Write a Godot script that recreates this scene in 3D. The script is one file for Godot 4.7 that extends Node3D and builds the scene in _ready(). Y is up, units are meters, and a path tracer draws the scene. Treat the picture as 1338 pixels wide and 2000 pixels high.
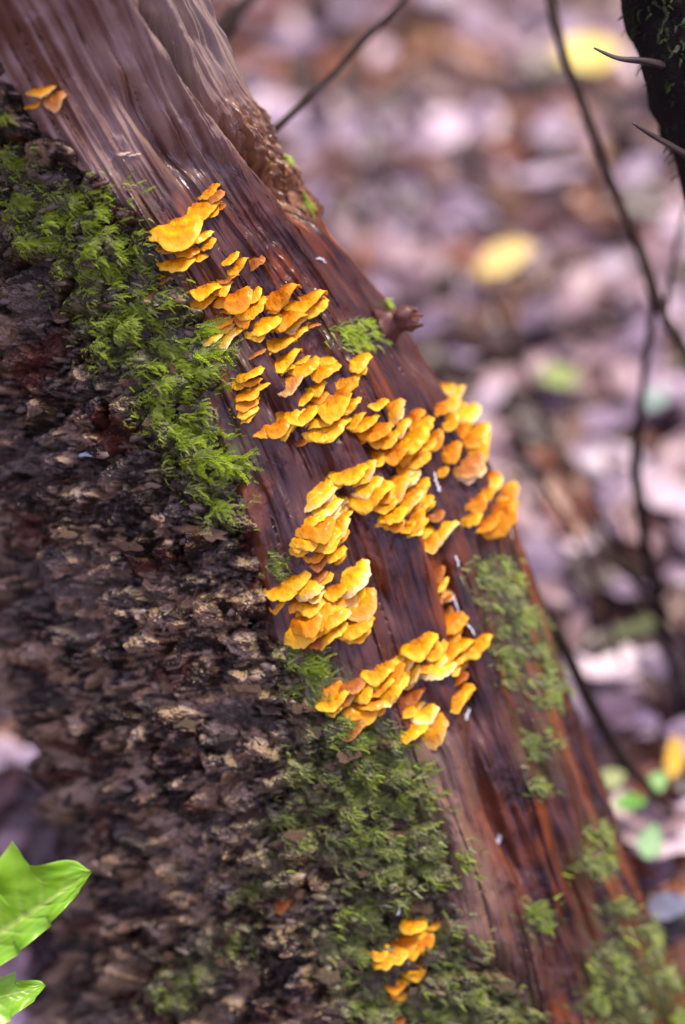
extends Node3D
# A leaning dead trunk, half stripped of its bark, with orange bracket fungi; leaf litter behind it.
# MP: metres per unit on the plane of focus; lengths on the trunk are first written in these units.
const MP := 0.0003125
const D := 1.25
const Y0 := -1000
const Y1 := 2560
var Cc: Vector3
var R := Vector3(1, 0, 0)
var U: Vector3
var F: Vector3
var eye: Vector3
var rng := RandomNumberGenerator.new()
var taken := {}
var XL := PackedFloat32Array()
var XR := PackedFloat32Array()
var XB := PackedFloat32Array()
var D0 := PackedFloat32Array()
var GR := []
var n_fine := FastNoiseLite.new()
var n_mid := FastNoiseLite.new()
var n_grain := FastNoiseLite.new()
var n_cell := FastNoiseLite.new()
var n_cell2 := FastNoiseLite.new()
var n_edge := FastNoiseLite.new()
var n_crack := FastNoiseLite.new()
var n_crack2 := FastNoiseLite.new()
var trunk: Node3D

# ---------------------------------------------------------------- helpers
func numbered(called: String) -> String:
	var k: int = taken.get(called, 0)
	taken[called] = k + 1
	return called if k == 0 else "%s_%03d" % [called, k]

func tag(o: Node, label: String, category := "", group := "", kind := ""):
	if label: o.set_meta("label", label)
	if category: o.set_meta("category", category)
	if group: o.set_meta("group", group)
	if kind: o.set_meta("kind", kind)
	return o

func thing(called: String, label: String, category: String, at: Vector3, group := "") -> Node3D:
	var o := Node3D.new()
	o.name = numbered(called)
	add_child(o)
	o.position = at
	tag(o, label, category, group)
	return o

func obj(called: String, mesh: Mesh, mat: Material, parent: Node = null) -> MeshInstance3D:
	var o := MeshInstance3D.new()
	o.name = numbered(called) if parent == null else called
	o.mesh = mesh
	o.material_override = mat
	if parent == null: add_child(o)
	else: parent.add_child(o, true)
	return o

func P(x: float, y: float, d: float) -> Vector3:
	var s := (D - d) / D
	return Cc + R * ((x - 669.0) * MP * s) + U * ((1000.0 - y) * MP * s) + F * d

func on_ground(x: float, y: float, h := 0.0) -> Vector3:
	var dir := (P(x, y, 0) - eye).normalized()
	return eye + dir * ((eye.y - h) / -dir.y)

func tab(ys: Array, xs: Array, y: float) -> float:
	var n := ys.size()
	if y <= ys[0]: return xs[0]
	if y >= ys[n - 1]: return xs[n - 1]
	var i := 0
	while y > ys[i + 1]: i += 1
	var a := maxi(i - 1, 0)
	var b := mini(i + 2, n - 1)
	var t: float = (y - ys[i]) / float(ys[i + 1] - ys[i])
	var h: float = ys[i + 1] - ys[i]
	var m0: float = (xs[i + 1] - xs[a]) / float(ys[i + 1] - ys[a]) * h
	var m1: float = (xs[b] - xs[i]) / float(ys[b] - ys[i]) * h
	var t2 := t * t
	var t3 := t2 * t
	return (2 * t3 - 3 * t2 + 1) * xs[i] + (t3 - 2 * t2 + t) * m0 + (-2 * t3 + 3 * t2) * xs[i + 1] + (t3 - t2) * m1

func lin(r: float, g: float, b: float) -> Color:
	return Color(r, g, b).linear_to_srgb()

func mat(c: Color, rough: float, spec := 0.5) -> StandardMaterial3D:
	var m := StandardMaterial3D.new()
	m.albedo_color = c
	m.roughness = rough
	m.metallic_specular = spec
	return m

func vmat(rough: float, spec := 0.5) -> StandardMaterial3D:
	var m := mat(Color.WHITE, rough, spec)
	m.vertex_color_use_as_albedo = true
	return m

func noise(freq: float, s: int, oct := 3) -> FastNoiseLite:
	var n := FastNoiseLite.new()
	n.noise_type = FastNoiseLite.TYPE_SIMPLEX_SMOOTH
	n.frequency = freq
	n.seed = s
	n.fractal_octaves = oct
	return n

func noise_tex(freq: float, s: int, oct := 4, size := 512) -> NoiseTexture2D:
	var t := NoiseTexture2D.new()
	t.width = size
	t.height = size
	t.seamless = true
	t.noise = noise(freq, s, oct)
	return t

func grid_mesh(v: PackedVector3Array, c: PackedColorArray, uv: PackedVector2Array, nr: int, nc: int) -> ArrayMesh:
	var nor := PackedVector3Array()
	nor.resize(nr * nc)
	var idx := PackedInt32Array()
	idx.resize((nr - 1) * (nc - 1) * 6)
	var q := 0
	for i in nr:
		var iu := maxi(i - 1, 0) * nc
		var il := mini(i + 1, nr - 1) * nc
		var ro := i * nc
		for j in nc:
			var ja := maxi(j - 1, 0)
			var jb := mini(j + 1, nc - 1)
			nor[ro + j] = (v[il + j] - v[iu + j]).cross(v[ro + jb] - v[ro + ja]).normalized()
			if i < nr - 1 and j < nc - 1:
				var a := ro + j
				idx[q] = a
				idx[q + 1] = a + 1
				idx[q + 2] = a + nc
				idx[q + 3] = a + 1
				idx[q + 4] = a + nc + 1
				idx[q + 5] = a + nc
				q += 6
	var ar := []
	ar.resize(Mesh.ARRAY_MAX)
	ar[Mesh.ARRAY_VERTEX] = v
	ar[Mesh.ARRAY_NORMAL] = nor
	ar[Mesh.ARRAY_INDEX] = idx
	if c.size(): ar[Mesh.ARRAY_COLOR] = c
	if uv.size(): ar[Mesh.ARRAY_TEX_UV] = uv
	var m := ArrayMesh.new()
	m.add_surface_from_arrays(Mesh.PRIMITIVE_TRIANGLES, ar)
	return m

func ss(a: float, b: float, x: float) -> float:
	return smoothstep(a, b, x)

# ---------------------------------------------------------------- the trunk's shape
func trunk_tables():
	var ly := [-1000, -700, 0, 400, 800, 1350, 1500, 1700, 1860, 2000, 2250, 2560]
	var lx := [-1180, -920, -470, -250, -110, 15, 75, 128, 112, 40, -120, -220]
	var ry := [-1000, -700, 0, 150, 270, 400, 500, 600, 760, 1000, 1180, 1350, 1600, 1850, 2000, 2250, 2560]
	var rx := [-200, -10, 392, 462, 528, 612, 690, 765, 868, 990, 1050, 1108, 1195, 1290, 1360, 1480, 1620]
	var by := [-1000, -300, 0, 140, 200, 330, 420, 520, 640, 760, 860, 930, 1010, 1100, 1250, 1380, 1440, 1560, 1700, 1800, 1900, 2000, 2250, 2560]
	var bx := [-900, -420, -120, 0, 60, 175, 285, 330, 410, 425, 450, 490, 500, 530, 570, 640, 760, 840, 905, 900, 1000, 1080, 1200, 1330]
	var dy := [-1000, 0, 500, 900, 1500, 2560]
	var dd := [0.36, 0.095, 0.028, 0.006, -0.016, -0.075]
	for y in range(Y0, Y1 + 1):
		XL.append(tab(ly, lx, y))
		XR.append(tab(ry, rx, y))
		XB.append(tab(by, bx, y))
		D0.append(tab(dy, dd, y))
	# grooves (depth > 0) and ridges (depth < 0) of the bare wood: [y values, x values, half width, depth in mm]
	GR = [
		[[20, 110, 240, 330, 400], [285, 345, 430, 515, 575], 22.0, 26.0],
		[[170, 250, 330], [250, 310, 372], 26.0, 20.0],
		[[-300, 0, 110, 260, 360], [-120, 110, 190, 290, 360], 14.0, 5.0],
		[[-300, -50, 60, 200, 310], [180, 330, 390, 470, 545], 10.0, 6.0],
		[[380, 500, 640, 740], [560, 690, 770, 835], 24.0, 6.0],
		[[840, 900, 1000, 1060, 1150, 1300, 1400, 1480, 1600, 1700], [690, 760, 825, 850, 880, 905, 930, 935, 970, 1012], 17.0, 9.0],
		[[760, 900, 1000, 1100, 1200, 1350, 1500, 1650, 1800, 1950], [520, 620, 690, 722, 760, 800, 850, 925, 955, 1000], 28.0, 7.0],
		[[1420, 1600, 1750, 1880], [850, 905, 945, 962], 42.0, -9.0],
		[[960, 1200, 1400, 1600, 1800, 2000], [930, 985, 1060, 1130, 1225, 1300], 36.0, -7.0],
		[[1050, 1300, 1600, 1850, 2100], [940, 1000, 1085, 1160, 1230], 18.0, 8.0],
		[[560, 700, 850], [480, 560, 640], 26.0, 6.0],
		[[-200, 0, 200, 330], [80, 240, 380, 470], 30.0, -7.0],
	]

func edge_x(y: float) -> float:
	return XB[clampi(int(y), Y0, Y1) - Y0] + 26.0 * n_edge.get_noise_1d(y * 5.0) + 8.0 * n_edge.get_noise_1d(y * 16.0 + 900.0)

func wood_h(phi: float, x: float, y: float, gx: PackedFloat32Array) -> float:
	var a := phi * 430.0
	var g1 := n_grain.get_noise_2d(a * 1.0, y * 0.09)
	var g2 := n_grain.get_noise_2d(a * 4.0 + 300.0, y * 0.28)
	var g3 := n_mid.get_noise_2d(a * 1.0, y * 0.35)
	var h := 0.0026 * (1.0 - absf(g1) * 2.6) + 0.0004 * g2 + 0.0060 * g3 + 0.0004 * n_fine.get_noise_2d(a * 2.5, y * 0.1)
	var nk := n_grain.get_noise_2d(a * 1.25 + 900.0, y * 0.045)
	h -= 0.0030 * pow(1.0 - ss(0.0, 0.07, absf(nk)), 1.4) * ss(-0.1, 0.25, g3)
	var nk2 := n_grain.get_noise_2d(a * 3.2 + 1900.0, y * 0.10)
	h -= 0.0005 * (1.0 - ss(0.0, 0.12, absf(nk2)))
	h += 0.0016 * n_fine.get_noise_2d(x * 0.7, y * 0.45) * ss(-0.05, 0.35, n_mid.get_noise_2d(x * 0.9 + 5000.0, y * 0.6))
	if y > 150.0 and y < 480.0:
		var tn := exp(-pow((x - (tab([200, 330, 420], [478, 548, 610], y))) / 42.0, 2.0)) * ss(170.0, 230.0, y) * (1.0 - ss(400.0, 470.0, y))
		h += tn * (0.0045 * n_cell2.get_noise_2d(a * 1.8, y * 0.8) + 0.0034 * n_fine.get_noise_2d(a * 0.9, y * 0.9))
	for k in GR.size():
		if gx[k * 2 + 1] > 0.0:
			var u: float = (x - gx[k * 2]) / GR[k][2]
			if absf(u) < 2.6: h -= GR[k][3] * 0.001 * gx[k * 2 + 1] * exp(-u * u)
	return h

func groove_row(y: float) -> PackedFloat32Array:
	var o := PackedFloat32Array()
	o.resize(GR.size() * 2)
	for k in GR.size():
		var ys: Array = GR[k][0]
		var top: float = ys[0]
		var end: float = ys[ys.size() - 1]
		o[k * 2] = tab(ys, GR[k][1], y) + 9.0 * n_edge.get_noise_1d(y * 2.5 + k * 500.0)
		o[k * 2 + 1] = ss(top - 40, top + 40, y) * (1.0 - ss(end - 50, end + 40, y))
	return o

func bark_uv(x: float, y: float) -> Vector2:
	# across and along the leaning trunk, bent
	var a := x - 0.36 * y
	return Vector2(a + 30.0 * n_mid.get_noise_2d(x * 1.6 + 700.0, y * 1.6), y + 0.3 * x + 22.0 * n_mid.get_noise_2d(x * 1.6, y * 1.6 + 700.0))

func bark_h(x: float, y: float) -> float:
	var w := bark_uv(x, y)
	var d := n_crack.get_noise_2d(w.x * 0.52, w.y * 0.72) * 0.5 + 0.5
	var c1 := n_cell.get_noise_2d(w.x * 0.52, w.y * 0.72)
	var d2 := n_crack2.get_noise_2d(w.x * 1.7, w.y * 2.6) * 0.5 + 0.5
	var c2 := n_cell2.get_noise_2d(w.x * 1.7, w.y * 2.6)
	var f := n_fine.get_noise_2d(x * 0.5, y * 1.1)
	return 0.0095 + 0.0038 * c1 - 0.013 * pow(1.0 - ss(0.0, 0.34, d), 1.5) + 0.0020 * c2 - 0.0017 * (1.0 - ss(0.0, 0.25, d2)) + 0.0034 * (0.3 - absf(f)) + 0.0012 * n_fine.get_noise_2d(x * 1.6, y * 2.2) + 0.0045 * n_mid.get_noise_2d(x * 0.6 + 90.0, y * 0.6)

# the trunk's surface at an angle and a height: [point, outward]
func tube(phi: float, y: float, h: float) -> Vector3:
	var i := clampi(int(y), Y0, Y1) - Y0
	var xc := (XL[i] + XR[i]) * 0.5
	var w := (XR[i] - XL[i]) * 0.5
	var p := P(xc + w * sin(phi), y, D0[i] + 0.62 * w * MP * (cos(phi) - 1.0))
	return p + (R * sin(phi) * 0.62 + F * cos(phi)).normalized() * h

func phi_of(x: float, y: float) -> float:
	var i := clampi(int(y), Y0, Y1) - Y0
	return asin(clampf((x - (XL[i] + XR[i]) * 0.5) / ((XR[i] - XL[i]) * 0.5), -0.995, 0.995))

func out_of(x: float, y: float) -> Vector3:
	var phi := phi_of(x, y)
	return (R * sin(phi) * 0.62 + F * cos(phi) + U * 0.08).normalized()

func on_trunk(x: float, y: float, over := 0.0) -> Vector3:
	var h: float
	if x < edge_x(y) - 8.0: h = bark_h(x, y)
	else: h = wood_h(phi_of(x, y), x, y, groove_row(y))
	return tube(phi_of(x, y), y, h + over)

func mixc(a: Color, b: Color, t: float) -> Color:
	return a.lerp(b, clampf(t, 0.0, 1.0))

func wood_color(phi: float, x: float, y: float) -> Color:
	var a := phi * 430.0
	var g := n_grain.get_noise_2d(a * 2.2 + 50.0, y * 0.12 + 400.0)
	var g2 := n_grain.get_noise_2d(a * 6.0 + 150.0, y * 0.3 + 200.0)
	var b := n_mid.get_noise_2d(x * 0.7 + 300.0, y * 0.5)
	var b3 := n_mid.get_noise_2d(a * 1.3 + 800.0, y * 0.25)
	var plum := Color(0.028, 0.010, 0.010)
	var brown := Color(0.082, 0.030, 0.021)
	var rust := Color(0.19, 0.048, 0.012)
	var grey := Color(0.30, 0.205, 0.165)
	var c := mixc(plum, brown, 0.45 + 0.45 * g + 1.7 * b)
	c = mixc(c, rust, (g2 * 0.4 + b * -1.6 + b3 * 1.2 - 0.2) * 0.9)
	var old := 1.0 - ss(200.0, 470.0, y + 0.25 * (x - 300.0))   # weathered grey wood near the top
	c = mixc(c, mixc(grey, Color(0.12, 0.052, 0.030), 0.42 + 1.2 * g + g2 * 0.4 + b), old)
	var torn := exp(-pow((x - (tab([200, 330, 420], [478, 548, 610], y))) / 34.0, 2.0)) * ss(170.0, 230.0, y) * (1.0 - ss(400.0, 470.0, y))
	c = mixc(c, Color(0.30, 0.15, 0.065), torn * (0.6 + g2 + 0.9 * n_fine.get_noise_2d(a * 1.2, y * 0.6)))
	c = mixc(c, Color(0.30, 0.25, 0.22), ss(0.55, 0.95, phi) * (1.0 - ss(120.0, 260.0, y)) * (0.45 + 0.6 * g))
	var right := ss(930.0, 1080.0, y) * ss(-0.12, 0.22, phi - phi_of(860.0 + 0.3 * (y - 1000.0), y) - 0.1)
	c = mixc(c, mixc(Color(0.19, 0.058, 0.016), plum, 0.62 - 0.9 * g2 - g + b3 * 1.6), right * 0.85)
	var tongue := exp(-pow((x - (840.0 + (y - 1430.0) * 0.27)) / 60.0, 2.0)) * ss(1380.0, 1520.0, y) * (1.0 - ss(1800.0, 1950.0, y))
	c = mixc(c, Color(0.20, 0.115, 0.082), tongue * 0.9)
	var k := 1.0 + 0.14 * n_fine.get_noise_2d(a * 1.6, y * 0.09)
	var fm := minf(film_at(x, y), 1.0)
	c = mixc(Color(c.r * k, c.g * k, c.b * k), Color(0.085, 0.115, 0.028), fm * ss(-0.2, 0.4, n_fine.get_noise_2d(x * 0.7 + 77.0, y * 1.2) + b * 0.7 + fm * 0.3 - 0.1) * 0.8)
	return c

func bark_color(x: float, y: float) -> Color:
	var w := bark_uv(x, y)
	var c1 := n_cell.get_noise_2d(w.x * 0.52, w.y * 0.72)
	var c2 := n_cell2.get_noise_2d(w.x * 1.7, w.y * 2.6)
	var f := n_fine.get_noise_2d(x * 0.7 + 77.0, y * 1.7)
	var b := n_mid.get_noise_2d(x * 0.5 + 1000.0, y * 0.5)
	var b2 := n_mid.get_noise_2d(x * 1.2 + 3000.0, y * 1.9)
	var low := ss(1000.0, 1450.0, y + 0.3 * x)
	var c := mixc(Color(0.007, 0.005, 0.004), Color(0.046, 0.030, 0.018), 0.45 + 0.5 * c1 + f * 0.6)
	c = mixc(c, Color(0.10, 0.034, 0.020), ss(0.05, 0.6, b * 1.2 + c2 * 0.25 + f * 0.4 - 0.08))
	c = mixc(c, Color(0.135, 0.108, 0.082), ss(0.0, 0.5, c1 * -0.5 - b + f * 0.7))
	c = mixc(c, Color(0.30, 0.205, 0.115), ss(0.02, 0.42, b2 * 1.2 + c2 * 0.4 + f * 0.5 - 0.27 + 0.33 * low))
	c = mixc(c, Color(0.36, 0.27, 0.19), ss(0.2, 0.55, b2 * 1.0 + f * 0.8 - c2 * 0.3 - 0.16 + 0.14 * low))
	var fm := clampf(film_at(x, y) + 0.22 * low - 0.15, 0.0, 1.0)
	c = mixc(c, mixc(Color(0.10, 0.13, 0.03), Color(0.17, 0.19, 0.085), 0.5 + f), fm * ss(-0.25, 0.35, f * 0.8 + b2 + c2 * 0.25 + fm * 0.5 - 0.15) * 0.85)
	return c

func build_trunk():
	trunk = thing("dead_tree", "leaning dead tree trunk, rough bark left, bare red-brown wood right", "dead tree", Vector3.ZERO)
	var base := P(780, 2500, -0.09)
	trunk.position = base
	var ys := PackedFloat32Array()
	var y := float(Y0)
	while y <= Y1:
		ys.append(y)
		y += 4.0 if y >= -60 and y < 2060 else 12.0
	var nr := ys.size()
	# bare wood: a closed tube, coarse where the bark hides it
	var ca := 46
	var cb := 360
	var cc := 40
	var nc := ca + cb + cc
	var v := PackedVector3Array()
	v.resize(nr * nc)
	var c := PackedColorArray()
	c.resize(nr * nc)
	var uv := PackedVector2Array()
	uv.resize(nr * nc)
	for i in nr:
		y = ys[i]
		var k := int(y) - Y0
		var xc := (XL[k] + XR[k]) * 0.5
		var w := (XR[k] - XL[k]) * 0.5
		var eb := edge_x(y)
		var pb := phi_of(eb, y) - 0.12
		var gx := groove_row(y)
		for j in nc:
			var phi: float
			if j < ca: phi = lerpf(-PI, pb, float(j) / ca)
			elif j < ca + cb: phi = lerpf(pb, 1.62, float(j - ca) / cb)
			else: phi = lerpf(1.62, PI, float(j - ca - cb) / (cc - 1))
			var x := xc + w * sin(phi)
			var h := wood_h(phi, x, y, gx)
			if phi < pb + 0.12: h = lerpf(h, -0.012, ss(0.02, 0.12, pb + 0.12 - phi))
			h *= 1.0 - ss(2.6, 3.1, phi)
			v[i * nc + j] = tube(phi, y, h) - base
			c[i * nc + j] = wood_color(phi, x, y)
			uv[i * nc + j] = Vector2(phi * 0.9, y / 620.0)
	var wm := vmat(0.42, 0.5)
	wm.heightmap_enabled = true
	var gt := noise_tex(0.012, 5, 5)
	wm.heightmap_texture = gt
	wm.heightmap_scale = 0.035
	wm.uv1_scale = Vector3(5.0, 0.7, 1)
	wm.roughness_texture = noise_tex(0.02, 8, 4)
	wm.roughness_texture_channel = BaseMaterial3D.TEXTURE_CHANNEL_RED
	wm.roughness = 0.58
	obj("wood", grid_mesh(v, c, uv, nr, nc), wm, trunk)
	# bark: a thick shell that ends at a ragged edge
	cb = 330
	ca = 44
	nc = ca + cb + 5
	v.resize(nr * nc)
	c.resize(nr * nc)
	uv.resize(nr * nc)
	for i in nr:
		y = ys[i]
		var k := int(y) - Y0
		var xc := (XL[k] + XR[k]) * 0.5
		var w := (XR[k] - XL[k]) * 0.5
		var pe := phi_of(edge_x(y), y)
		for j in nc:
			var phi: float
			if j < ca: phi = lerpf(-3.0, -1.6, float(j) / ca)
			elif j < ca + cb: phi = lerpf(-1.6, pe, float(j - ca) / (cb - 1))
			else: phi = pe
			var x := xc + w * sin(phi)
			var h := bark_h(x if phi > -1.57 else x - 2.0 * (x - xc + w), y)
			var near := (pe - phi) * w
			h -= 0.004 * (1.0 - ss(0.0, 26.0, near))
			if j >= ca + cb:
				var q := float(j - ca - cb + 1) / 5.0
				phi += 0.012 * sin(q * 2.6) - q * 0.012
				h = lerpf(h, -0.012, q)
			v[i * nc + j] = tube(phi, y, h) - base
			c[i * nc + j] = bark_color(x, y)
			uv[i * nc + j] = Vector2(phi * 0.9, y / 620.0)
	var bm := vmat(0.5, 0.45)
	bm.heightmap_enabled = true
	bm.heightmap_texture = noise_tex(0.035, 15, 5)
	bm.heightmap_scale = 0.26
	bm.uv1_scale = Vector3(3.0, 4.0, 1)
	bm.roughness_texture = wm.roughness_texture
	bm.roughness_texture_channel = BaseMaterial3D.TEXTURE_CHANNEL_RED
	bm.roughness = 0.62
	var bark := obj("bark", grid_mesh(v, c, uv, nr, nc), bm, trunk)
	build_flakes(bark, base)
	# broken branch stub on the right edge
	var st := tube_mesh([on_trunk(745, 640), P(778, 626, -0.036), P(796, 622, -0.03), P(808, 622, -0.028)], [34, 25, 21, 15], 16, 0.8, 31)
	var stub := obj("branch_stub", st, mat(lin(0.10, 0.035, 0.024), 0.5), trunk)
	stub.position = -base
	for k in 5:
		var y0 := 606.0 + k * 7.0
		var sl := obj("splinter", tube_mesh([P(790, y0, -0.032 + 0.002 * (k % 2)), P(808, y0 - 1 + 2 * (k % 3), -0.028), P(815 + 6 * ((k * 2) % 3), y0 + 3 * (k % 2), -0.026)], [7, 6, 3], 6, 0.5, 50 + k, 4), wm, stub)
		sl.material_override = mat(lin(0.13, 0.05, 0.03), 0.7)

func plate(s: int, rough: float) -> ArrayMesh:
	# an irregular chip of bark, unit width, lying in xy, z up
	var r := RandomNumberGenerator.new()
	r.seed = s
	var st := SurfaceTool.new()
	st.begin(Mesh.PRIMITIVE_TRIANGLES)
	var n := 13
	var nz := noise(2.2, s, 3)
	var rings := []
	for k in 4:
		var row := []
		for i in n:
			var a := TAU * (i + 0.35 * nz.get_noise_2d(i * 3.0, 7.0)) / n
			var q := 0.85 + 0.42 * nz.get_noise_2d(i * 1.9, 1.0) + 0.22 * sin(i * 2.3 + s)
			q *= [1.0, 0.95, 0.6, 0.25][k]
			var p := Vector3(cos(a) * 0.5 * q, sin(a) * 0.30 * q, 0)
			p.z = [-0.12, 0.05, 0.09, 0.09][k] + (0.10 * nz.get_noise_2d(p.x * 3.0, p.y * 5.0) * rough if k > 0 else 0.0)
			row.append(p)
		rings.append(row)
	for i in n:
		var j := (i + 1) % n
		for k in 3:
			for tri in [[rings[k][i], rings[k + 1][i], rings[k + 1][j]], [rings[k][i], rings[k + 1][j], rings[k][j]]]:
				for p in tri: st.add_vertex(p)
		for p in [rings[3][i], Vector3(0, 0, 0.09), rings[3][j]]: st.add_vertex(p)
	st.generate_normals()
	return st.commit()

func build_flakes(bark: Node3D, base: Vector3):
	var plates := []
	for i in 10: plates.append(plate(400 + i, 1.0))
	var bump := noise_tex(0.04, 25, 4, 256)
	var mottle := noise_tex(0.05, 27, 5, 256)
	var ramp := Gradient.new()
	ramp.set_color(0, Color(0.22, 0.19, 0.17))
	ramp.set_color(1, Color(1, 0.97, 0.92))
	ramp.set_offset(0, 0.25)
	ramp.set_offset(1, 0.75)
	mottle.color_ramp = ramp
	var mats := []
	for col in [lin(0.22, 0.145, 0.085), lin(0.28, 0.20, 0.135), lin(0.16, 0.10, 0.068), lin(0.13, 0.10, 0.08), lin(0.10, 0.05, 0.035), lin(0.075, 0.055, 0.045), lin(0.13, 0.105, 0.085), lin(0.21, 0.17, 0.10)]:
		var m := mat(Color(minf(col.r * 1.3, 1), minf(col.g * 1.3, 1), minf(col.b * 1.3, 1)), 0.5)
		m.albedo_texture = mottle
		m.heightmap_enabled = true
		m.heightmap_texture = bump
		m.heightmap_scale = 0.2
		m.uv1_triplanar = true
		m.uv1_scale = Vector3(2.2, 5.0, 3.0)
		mats.append(m)
	var spots := []
	var tries := 0
	while spots.size() < 300 and tries < 6000:
		tries += 1
		var y := rng.randf_range(200, 1990)
		var x := rng.randf_range(0, 1000)
		if x > edge_x(y) - 25 or x < XL[int(y) - Y0] + 30: continue
		if y < 900 and rng.randf() < 0.35: continue
		var ok := true
		for q in spots:
			if absf(q.x - x) < 34 and absf(q.y - y) < 19: ok = false
		if ok: spots.append(Vector2(x, y))
	for q in spots:
		var o := obj("bark_flake", plates[rng.randi() % 10], mats[rng.randi() % 8 if q.y > 800 else [2, 3, 4, 5, 6, 5, 3, 0][rng.randi() % 8]], bark)
		var w := rng.randf_range(30, 66) * MP
		o.transform = seat(q.x, q.y, 0.0006, rng.randf_range(-0.3, 0.3), Vector2(rng.randf_range(-0.3, 0.3), rng.randf_range(-0.35, 0.25)))
		o.transform.origin -= base
		o.transform = o.transform.scaled_local(Vector3(w, w * rng.randf_range(0.45, 1.0), w * 0.4))
	# the many smaller chips between them
	var st := SurfaceTool.new()
	st.begin(Mesh.PRIMITIVE_TRIANGLES)
	var cols := [Color(0.24, 0.165, 0.105), Color(0.32, 0.235, 0.17), Color(0.05, 0.033, 0.028), Color(0.11, 0.07, 0.055), Color(0.11, 0.04, 0.025), Color(0.15, 0.12, 0.09), Color(0.03, 0.022, 0.02)]
	var count := 0
	while count < 420:
		var y := rng.randf_range(150, 2050)
		var x := rng.randf_range(-60, 1050)
		if x > edge_x(y) - 12 or x < XL[int(y) - Y0] + 12: continue
		count += 1
		var t := seat(x, y, 0.0004, rng.randf_range(-0.35, 0.35), Vector2(rng.randf_range(-0.3, 0.3), rng.randf_range(-0.4, 0.3)))
		var w := rng.randf_range(10, 40) * MP
		t = t.scaled_local(Vector3(w, w * rng.randf_range(0.3, 0.85), w * 0.45))
		var col: Color = mixc(cols[rng.randi() % cols.size()], bark_color(x + 9.0, y), 0.55)
		var k := rng.randf_range(0.7, 1.2)
		chip(st, t, Color(col.r * k, col.g * k, col.b * k), base)
	st.generate_normals()
	var o := obj("bark_crumbs", st.commit(), vmat(0.5), bark)
	o.set_meta("kind", "stuff")

func chip(st: SurfaceTool, t: Transform3D, col: Color, base: Vector3):
	var a := []
	for i in 6:
		var an := TAU * i / 6.0 + rng.randf_range(-0.3, 0.3)
		a.append(Vector3(cos(an) * 0.5, sin(an) * 0.32, 0))
	for i in 6:
		var p: Vector3 = a[i]
		var q: Vector3 = a[(i + 1) % 6]
		for tri in [[p * 0.75 + Vector3(0, 0, 0.16), Vector3(0, 0, 0.2), q * 0.75 + Vector3(0, 0, 0.16)], [p - Vector3(0, 0, 0.15), p * 0.75 + Vector3(0, 0, 0.16), q - Vector3(0, 0, 0.15)], [q - Vector3(0, 0, 0.15), p * 0.75 + Vector3(0, 0, 0.16), q * 0.75 + Vector3(0, 0, 0.16)]]:
			for w in tri:
				st.set_color(col)
				st.add_vertex(t * w - base)

# a frame on the trunk: x to the right, y up the trunk, z outward
func seat(x: float, y: float, over: float, turn: float, tilt := Vector2.ZERO) -> Transform3D:
	var o := on_trunk(x, y, over)
	var z := out_of(x, y)
	var xx := R - z * R.dot(z)
	xx = xx.normalized()
	var b := Basis(xx, z.cross(xx), z)
	b = b * Basis(Vector3(0, 0, 1), turn) * Basis(Vector3(1, 0, 0), tilt.y) * Basis(Vector3(0, 1, 0), tilt.x)
	return Transform3D(b, o)

func tube_mesh(pts: Array, radii: Array, seg: int, rough: float, s: int, sub := 8) -> ArrayMesh:
	# a tapered, bent, slightly uneven stem through world points; radii in picture units
	var nz := noise(0.5, s, 2)
	var line := []
	var rad := []
	var n := pts.size()
	for i in n - 1:
		for k in sub:
			var t := float(k) / sub
			var p0: Vector3 = pts[maxi(i - 1, 0)]
			var p3: Vector3 = pts[mini(i + 2, n - 1)]
			line.append((pts[i] as Vector3).cubic_interpolate(pts[i + 1], p0, p3, t))
			rad.append(lerpf(radii[i], radii[i + 1], t) * MP)
	line.append(pts[n - 1])
	rad.append(radii[n - 1] * MP)
	var nr := line.size() + 2
	var v := PackedVector3Array()
	var uv := PackedVector2Array()
	var side := Vector3(0.3, 0.2, 0.9)
	for i in nr:
		var q := clampi(i - 1, 0, line.size() - 1)
		var dir: Vector3 = (line[mini(q + 1, line.size() - 1)] - line[maxi(q - 1, 0)]).normalized()
		side = (side - dir * side.dot(dir)).normalized()
		var up := dir.cross(side)
		for j in seg + 1:
			var a := TAU * j / seg
			var r: float = rad[q] * (1.0 + rough * nz.get_noise_3d(cos(a) * 1.5, sin(a) * 1.5, q * 0.16))
			if i == 0 or i == nr - 1: r *= 0.05
			v.append(line[q] + (side * cos(a) + up * sin(a)) * r)
			uv.append(Vector2(float(j) / seg, q * 0.1))
	return grid_mesh(v, PackedColorArray(), uv, nr, seg + 1)

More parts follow.
